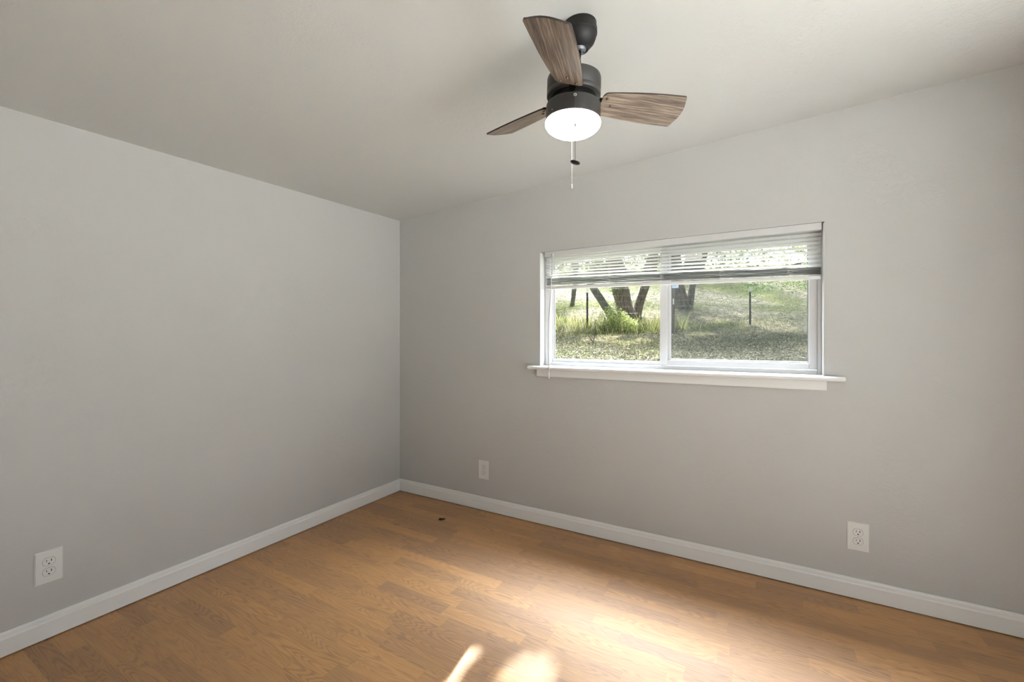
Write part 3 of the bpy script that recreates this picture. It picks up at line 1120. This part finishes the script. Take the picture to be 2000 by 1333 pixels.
pts = []
d, l, X, Y = scatter(80000, 4.5, 17, 1, 1.0)
for dd, ll, x, y in zip(d, l, X, Y):
    band = math.exp(-((dd - 10.9) / 0.55) ** 2)
    patch = 0.5 + 0.5 * math.sin(1.9 * x + 0.6) * math.sin(1.4 * y + 2.0)
    leftish = 1.0 if ll / dd < 0.40 else 0.16
    p = 0.10 * patch + 0.85 * band * leftish + (0.22 * patch if dd < 10 and ll / dd < 0.36 else 0) + 0.10 * (dd > 11.4) * patch
    if nr.random() < p and y > 0.8:
        s = (1.0 if leftish > 0.5 else 0.6) if band > 0.3 else 0.3
        pts.append((x, y, ground_z(x, y), s * (0.7 + 0.6 * nr.random())))
tag(quads_object('grass', blades(pts, 0.10, 0.29, 0.003), M_grass), 'dry yellow green grass along the terrace edge', 'grass', kind='stuff')


def gpt(d, l): return (ORG.x + DF.x * d + DR.x * l, ORG.y + DF.y * d + DR.y * l)


# ---- trees
def limb(bm, p, q, r0, r1, n=10, wig=0.06, seg=7):
    p, q = Vector(p), Vector(q)
    L = (q - p).length
    pts, rad = [], []
    for i in range(seg + 1):
        t = i / seg
        w = Vector((rnd.uniform(-1, 1), rnd.uniform(-1, 1), rnd.uniform(-0.5, 0.5))) * wig * L * 0.25 * math.sin(math.pi * t)
        pts.append(p.lerp(q, t) + w); rad.append((r0 + (r1 - r0) * t) * rnd.uniform(0.94, 1.06) * (1 + 0.5 * math.exp(-t * 9)))
    tube(bm, pts, rad, n)


# where the sun reaches the floor through gaps in the leaves
def sun_foot(P):
    """where the sun ray through P meets the floor (z = 0)"""
    s = P[:, 2] / -SUN_DIR.z
    return P[:, 0] + SUN_DIR.x * s, P[:, 1] + SUN_DIR.y * s


# sunlit spots on the slope: (x, y, radius across, radius along) at z = 1
SPOTS = [(0.0, 5.5, 0.34, 0.42), (0.45, 6.3, 0.30, 0.40), (0.95, 6.5, 0.16, 0.3), (-0.45, 5.3, 0.16, 0.25), (-1.3, 7.9, 0.8, 0.5), (-0.4, 8.4, 0.6, 0.5), (-2.2, 8.4, 0.4, 0.4),
         (-2.3, 7.6, 0.3, 0.4), (1.3, 9.8, 0.35, 0.3), (2.5, 10.2, 0.5, 0.3), (3.6, 10.4, 0.3, 0.4), (-2.0, 5.2, 0.25, 0.3)]
for _ in range(90):
    SPOTS.append((rnd.uniform(-8, 5), rnd.uniform(4.2, 19), rnd.uniform(0.1, 0.34), rnd.uniform(0.12, 0.45)))


def gap_mask(P):  # leaves cut away along the sun rays to the wanted spots
    fx, fy = sun_foot(P)
    shear = fx + (fy + 1.0) * 0.16
    inA = ((fx - 1.645) ** 2 / 0.10 ** 2 + (fy + 1.115) ** 2 / 0.155 ** 2) < 1
    inB = (shear > 1.28) & (shear < 1.435) & (fy < -1.06) & (fy > -1.6)
    bad = inA | inB
    k = 1.0 / -SUN_DIR.z
    gx, gy = fx - SUN_DIR.x * k, fy - SUN_DIR.y * k
    for x, y, a, b in SPOTS:
        bad |= ((gx - x) ** 2 / (a + 0.1) ** 2 + (gy - y) ** 2 / (b + 0.1) ** 2) < 1
    return ~bad


def in_foot(P):
    fx, fy = sun_foot(P)
    return (fx > 1.0) & (fx < 3.6) & (fy < -0.55) & (fy > -1.75)


def crown(name, blobs, n, parent, org, size=(0.22, 0.42), shade=0):
    cs = []
    vol = np.array([b[3] * b[4] for b in blobs]); vol = vol / vol.sum()
    for (cx, cy, cz, r, h), f in zip(blobs, vol):
        k = int(n * f)
        v = nr.normal(size=(k, 3)); v /= np.linalg.norm(v, axis=1)[:, None]
        v *= nr.random((k, 1)) ** 0.45
        # gather the leaves in clumps
        cl = nr.normal(size=(max(6, k // 45), 3)); cl /= np.linalg.norm(cl, axis=1)[:, None]; cl *= nr.random((len(cl), 1)) ** 0.4
        v = 0.42 * v + 0.62 * cl[nr.integers(0, len(cl), k)] if k else v
        cs.append(v * np.array([r, r, h]) + np.array([cx, cy, cz]))
    P = np.concatenate(cs)
    P = P[gap_mask(P)]
    q = leaf_quads(P, size[0], size[1], 0.2)
    return quads_object(name, q - np.array(org)[None, None, :], M_leaf) if parent is None else _child(quads_object(name, q - np.array(org)[None, None, :], M_leaf), parent)


def _child(o, parent):
    o.parent = parent
    return o


def tree(label, base, limbs, blobs, n, bark, sprays=()):
    bx, by = base
    org = (bx, by, ground_z(bx, by))
    t = empty('oak_tree', org)
    tag(t, label, 'tree', 'trees on the slope')
    o3 = Vector(org)
    for nm, p, q, r0, r1 in limbs:
        bm = bmesh.new()
        limb(bm, Vector(p) - o3, Vector(q) - o3, r0, r1)
        obj(nm, bm, bark, t, smooth=True)
    if blobs:
        crown('foliage', blobs, n, t, org)  # crown lobes out of view, spread and filled out to shade the slope
    for (sx, sy, sz, w, h, cnt) in sprays:                    # low twigs of leaves hanging into view
        c = nr.normal(size=(cnt, 3)) * np.array([w, w, h]) * 0.5 + np.array([sx, sy, sz])
        bm_ = _child(quads_object('hanging_foliage', leaf_quads(c, 0.035, 0.07, 0.1) - np.array(org)[None, None, :], M_spray), t)
    return t


gA = (-0.90, 9.61, ground_z(-0.90, 9.61) - 0.08)
tree('twin-trunked dark oak seen through the left pane', gA[:2],
     [('trunk', gA, (-1.20, 9.46, 2.9), 0.23, 0.21), ('trunk', (-0.76, 9.69, gA[2]), (-0.42, 9.88, 2.9), 0.125, 0.115),
      ('branch', (-1.20, 9.46, 2.85), (-1.9, 9.0, 6.2), 0.20, 0.07), ('branch', (-0.42, 9.88, 2.85), (0.6, 9.2, 6.2), 0.13, 0.05)],
     [(-2.1, 9.6, 6.0, 2.6, 1.3), (0.5, 9.4, 6.1, 2.5, 1.3), (-0.6, 11.5, 6.6, 2.6, 1.3), (-4.2, 9.4, 5.8, 2.2, 1.2), (-2.6, 7.2, 5.2, 2.3, 0.9), (0.4, 7.4, 5.3, 2.2, 0.9), (-1.0, 5.4, 4.4, 2.1, 0.7), (-4.2, 5.8, 4.6, 2.1, 0.8)], 16000, M_bark,
     [(-1.10, 9.1, 2.42, 0.24, 0.24, 130)])
gB = (0.22, 11.45, ground_z(0.22, 11.45) - 0.08)
tree('twin-trunked oak seen through the right pane beside the sash stile', gB[:2],
     [('trunk', gB, (0.02, 11.30, 3.1), 0.20, 0.18), ('trunk', (0.37, 11.50, gB[2]), (0.55, 11.6, 3.1), 0.095, 0.10),
      ('branch', (0.02, 11.30, 3.05), (-0.2, 10.8, 6.8), 0.19, 0.06), ('branch', (0.56, 11.6, 3.05), (1.9, 11.0, 7.0), 0.13, 0.05)],
     [(-0.1, 13.4, 7.2, 2.6, 1.4), (2.6, 12.0, 7.0, 2.6, 1.4), (2.6, 9.8, 6.2, 2.3, 1.2), (2.6, 7.3, 5.3, 2.2, 0.9), (1.7, 5.3, 4.4, 2.1, 0.7)], 13000, M_bark)
gC = (-3.0, 10.70, ground_z(-3.0, 10.70) - 0.08)
tree('slender grey sapling oak at the far left behind the fence', gC[:2],
     [('trunk', gC, (-2.90, 10.78, 3.4), 0.055, 0.10), ('branch', (-2.9, 10.78, 3.35), (-3.8, 10.6, 6.4), 0.09, 0.04)],
     [(-4.6, 12.0, 6.9, 2.6, 1.5), (-6.8, 10.4, 6.4, 2.4, 1.4)], 5200, M_bark2)
gD = (7.2, 12.2, ground_z(7.2, 12.2) - 0.08)
tree('oak outside the frame to the right whose low leafy twigs hang above the fence post', gD[:2],
     [('trunk', gD, (6.9, 12.0, 4.4), 0.28, 0.2), ('branch', (6.9, 12.0, 4.3), (2.6, 9.95, 2.75), 0.10, 0.015), ('branch', (6.9, 12.0, 4.4), (5.0, 9.5, 7.4), 0.16, 0.05)],
     [(5.2, 10.0, 6.6, 2.6, 1.4), (7.6, 12.0, 7.2, 2.6, 1.5), (4.9, 13.2, 7.6, 2.5, 1.4), (5.0, 7.4, 5.4, 2.3, 0.9), (4.3, 5.3, 4.4, 2.1, 0.7)], 13000, M_bark,
     [(2.3, 9.95, 2.42, 0.62, 0.26, 520), (3.25, 10.8, 2.52, 0.5, 0.24, 380)])
for gx_, gy_, lab_ in ((-5.5, 20.5, 'tall oak added highest on the slope at the left to shade it, seen through the blind'), (-1.0, 21.5, 'tall oak added highest on the slope in the middle to shade it, seen through the blind'),
                       (4.2, 19.5, 'tall oak added highest on the slope at the right to shade it, seen through the blind')):
    gz_ = ground_z(gx_, gy_) - 0.08  # row of oaks added up here to shade the ground below
    tree(lab_, (gx_, gy_), [('trunk', (gx_, gy_, gz_), (gx_ + 0.3, gy_ - 0.1, 8.2), 0.26, 0.15), ('branch', (gx_ + 0.3, gy_ - 0.1, 8.0), (gx_ - 1.2, gy_ - 1.5, 10.5), 0.13, 0.04)],
         [(gx_ - 1.6, gy_ - 0.5, 9.6, 2.8, 1.7), (gx_ + 1.7, gy_ - 0.2, 9.3, 2.8, 1.7), (gx_, gy_ - 3.4, 8.4, 2.7, 1.4), (gx_ + 0.2, gy_ + 2.6, 9.8, 2.8, 1.8)], 7000, M_bark)
# shrubs added along the top of the slope to hide the bright low sky
for k in range(8):
    bx, by = gpt(23.0 + 0.7 * (k % 2), -2.0 + 3.0 * k)
    bz = ground_z(bx, by)
    m_ = 1050
    v = nr.normal(size=(m_, 3)); v /= np.linalg.norm(v, axis=1)[:, None]; v *= nr.random((m_, 1)) ** 0.4
    v = np.stack([v[:, 0] * 1.9, v[:, 1] * 1.5, np.abs(v[:, 2]) * 3.3], 1)
    o = quads_object('shrub', leaf_quads(v, 0.16, 0.32, 0.1), M_hedge); o.location = (bx, by, bz)
    tag(o, 'bushy shrub added along the top of the slope to hide bright sky, glimpsed between the blind slats', 'shrub', 'shrubs along the top of the slope')
SUNWARD = -SUN_DIR


def sun_break_leaves(n, gaps, x0=0.95, x1=3.05, y0=-1.58, y1=-0.60):
    """leaves of the added bough that blocks the sun before the window"""
    fx = nr.uniform(x0, x1, n); fy = nr.uniform(y0, y1, n)
    s_ = nr.uniform(5.2, 6.2, n)
    P = np.stack([fx, fy, np.zeros(n)], 1) + np.array(SUNWARD)[None] * s_[:, None]
    return P[gap_mask(P)] if gaps else P


def sunward_quads(centers, lo_, hi_, aspect=0.7, jit=0.35):
    """leaves set facing the sun so that they block more of it"""
    n = len(centers)
    w = np.array(SUNWARD)
    nrm = w[None] + nr.normal(size=(n, 3)) * jit
    nrm /= np.linalg.norm(nrm, axis=1)[:, None]
    a = np.cross(nrm, nr.normal(size=(n, 3))); a /= np.linalg.norm(a, axis=1)[:, None]
    b = np.cross(nrm, a)
    s = nr.uniform(lo_, hi_, size=(n, 1))
    c = np.asarray(centers)
    return np.stack([c - a * s / 2, c + b * s * aspect / 2, c + a * s / 2, c - b * s * aspect / 2], axis=1)


gE = (5.6, 15.5)  # unseen oak, added so that its bough breaks up the sun
gE = (gE[0], gE[1], ground_z(*gE) - 0.1)
tE = empty('oak_tree', gE)
tag(tE, 'unseen oak added up the slope, its long bough shaped to break up the sun at the window', 'tree', 'trees on the slope')
bm = bmesh.new(); limb(bm, (0, 0, 0), Vector((5.2, 14.6, 8.2)) - Vector(gE), 0.30, 0.2); obj('trunk', bm, M_bark, tE, smooth=True)
bm = bmesh.new(); limb(bm, Vector((5.2, 14.6, 8.1)) - Vector(gE), Vector((1.2, 2.8, 4.3)) - Vector(gE), 0.13, 0.012); obj('branch', bm, M_bark, tE, smooth=True)
Pb = sun_break_leaves(6000, True)
Pd = sun_break_leaves(1000, False, 1.53, 1.76, -1.30, -0.95)          # tiny leaves added in the gap to dim the round sun patch
Qb = np.concatenate([sunward_quads(Pb, 0.05, 0.09), sunward_quads(Pd, 0.010, 0.018)])
_child(quads_object('foliage', Qb - np.array(gE)[None, None, :], M_leaf), tE)
# a trunk fallen across the fence with weeds climbing over it
bm = bmesh.new()
gl = gpt(11.2, 2.75)
o3 = Vector((gl[0], gl[1], ground_z(*gl)))
limb(bm, Vector((-1.0, 8.95, 1.40)) - o3, Vector((-1.72, 8.56, 2.70)) - o3, 0.115, 0.085, wig=0.03)
o = obj('leaning_trunk', bm, M_bark2, smooth=True); o.location = o3
tag(o, 'grey dead trunk leaning left out of the weeds behind the fence', 'tree trunk')
# mound of weeds
n = 2600
v = nr.normal(size=(n, 3)); v /= np.linalg.norm(v, axis=1)[:, None]; v *= nr.random((n, 1)) ** 0.4
sx = v[:, 0] * 0.62; hh = np.abs(v[:, 2]) * 0.62 * np.clip(1.15 - np.abs(sx + 0.25) * 1.1, 0.25, 1)
cw = gpt(10.95, 2.68)
Cn = np.stack([cw[0] + DR.x * sx + DF.x * v[:, 1] * 0.3, cw[1] + DR.y * sx + DF.y * v[:, 1] * 0.3, np.zeros(n)], axis=1)
for i in range(n): Cn[i, 2] = ground_z(Cn[i, 0], Cn[i, 1]) + hh[i] + 0.02
org = np.array([cw[0], cw[1], ground_z(*cw)])
o = quads_object('weed_clump', leaf_quads(Cn, 0.03, 0.075, 0.1, 0.4) - org[None, None, :], M_vine); o.location = org
tag(o, 'tall sunlit clump of yellow green weeds by the leaning trunk', 'weeds')

# ---- wire fence
P0 = Vector((-1.53, 8.088, 0)); P1 = Vector((2.013, 10.134, 0))
fe = empty('wire_fence', (P0.x, P0.y, ground_z(P0.x, P0.y)))
tag(fe, 'thin wire fence on dark steel posts along the terrace edge', 'fence')
fo = Vector(fe.location)
step = P1 - P0
for i, (p, ztop) in enumerate(((P0, 2.37), (P1, 2.40), (P0 - step, 2.2), (P1 + step, 2.5))):
    zb_ = ground_z(p.x, p.y) - 0.06
    bm = bmesh.new()
    ca = DR; cb = DF
    for (u0, u1, v0, v1) in ((-0.024, 0.024, -0.004, 0.004), (-0.004, 0.004, 0.004, 0.034)):
        v = box(bm, u0, u1, v0, v1, zb_, ztop - 0.12)
        for q in v:
            q.co = Vector((p.x, p.y, 0)) + ca * q.co.x + cb * q.co.y + Vector((0, 0, q.co.z)) - fo
    for k in range(14):
        z = zb_ + 0.16 + k * 0.075
        if z < ztop - 0.14:
            v = box(bm, -0.008, 0.008, -0.009, -0.004, z, z + 0.02)
            for q in v:
                q.co = Vector((p.x, p.y, 0)) + ca * q.co.x + cb * q.co.y + Vector((0, 0, q.co.z)) - fo
    po = obj('post', bm, M_post, fe)
    bm = bmesh.new()
    for (u0, u1, v0, v1) in ((-0.024, 0.024, -0.004, 0.004), (-0.004, 0.004, 0.004, 0.034)):
        v = box(bm, u0, u1, v0, v1, ztop - 0.12, ztop)
        for q in v:
            q.co = Vector((p.x, p.y, 0)) + ca * q.co.x + cb * q.co.y + Vector((0, 0, q.co.z)) - fo
    tp = obj('post_tip', bm, M_tip, po); tp['label'] = 'white painted tip'
for hgt in (0.36, 0.52, 0.66, 0.80, 0.98):
    bm = bmesh.new()
    pts = []
    for k in range(25):
        t = -1 + 3 * k / 24
        p = P0 + step * t
        f_ = t - math.floor(t)
        pts.append(Vector((p.x, p.y, lerp(ground_z(P0.x, P0.y), ground_z(P1.x, P1.y), t) + hgt - 0.02 * math.sin(math.pi * f_) )) - DF * 0.008 - fo)
    tube(bm, pts, 0.0022, 5)
    obj('wire', bm, M_wire, fe, smooth=True)
# weathered wooden post with a white tag, by the second oak
bp = (0.500, 8.06)
zb_ = ground_z(*bp)
wp = empty('wooden_post', (bp[0], bp[1], zb_))
tag(wp, 'weathered brown wooden post with a white tag beside the sash stile', 'post')
bm = bmesh.new()
tube(bm, [(0, 0, -0.1), (0.01, 0, 0.5), (0.02, 0.01, 1.0), (0.025, 0.01, 1.45)], [0.062, 0.058, 0.055, 0.052], 12)
obj('shaft', bm, M_wood, wp, smooth=True)
bm = bmesh.new()
box(bm, 0.0, 0.03, -0.066, -0.060, 0.66, 0.79)
bm.transform(Matrix.Rotation(math.radians(28), 4, 'Z'))
tg = obj('tag', bm, M_tip, wp); tg['label'] = 'white tag'
# bare twigs in the near ground
sp = (0.122, 3.846)
bm = bmesh.new()
tube(bm, [(0, 0, -0.05), (0.0, 0, 0.05), (-0.07, 0.0, 0.14), (-0.11, 0.02, 0.24)], [0.009, 0.008, 0.006, 0.004], 6)
tube(bm, [(0, 0, 0.0), (0.01, 0, 0.06), (0.03, 0.01, 0.16), (0.035, 0.01, 0.30), (0.03, 0.0, 0.42)], [0.009, 0.008, 0.006, 0.005, 0.003], 6)
tube(bm, [(0, 0, 0.03), (0.02, 0, 0.08), (-0.02, 0.0, 0.12), (-0.05, 0.02, 0.15)], [0.006, 0.005, 0.004, 0.003], 6)
o = obj('bare_twig', bm, M_post, smooth=True)
o.location = (sp[0], sp[1], ground_z(*sp))
tag(o, 'bare forked dark twig in the dry grass outside the left pane', 'twig')
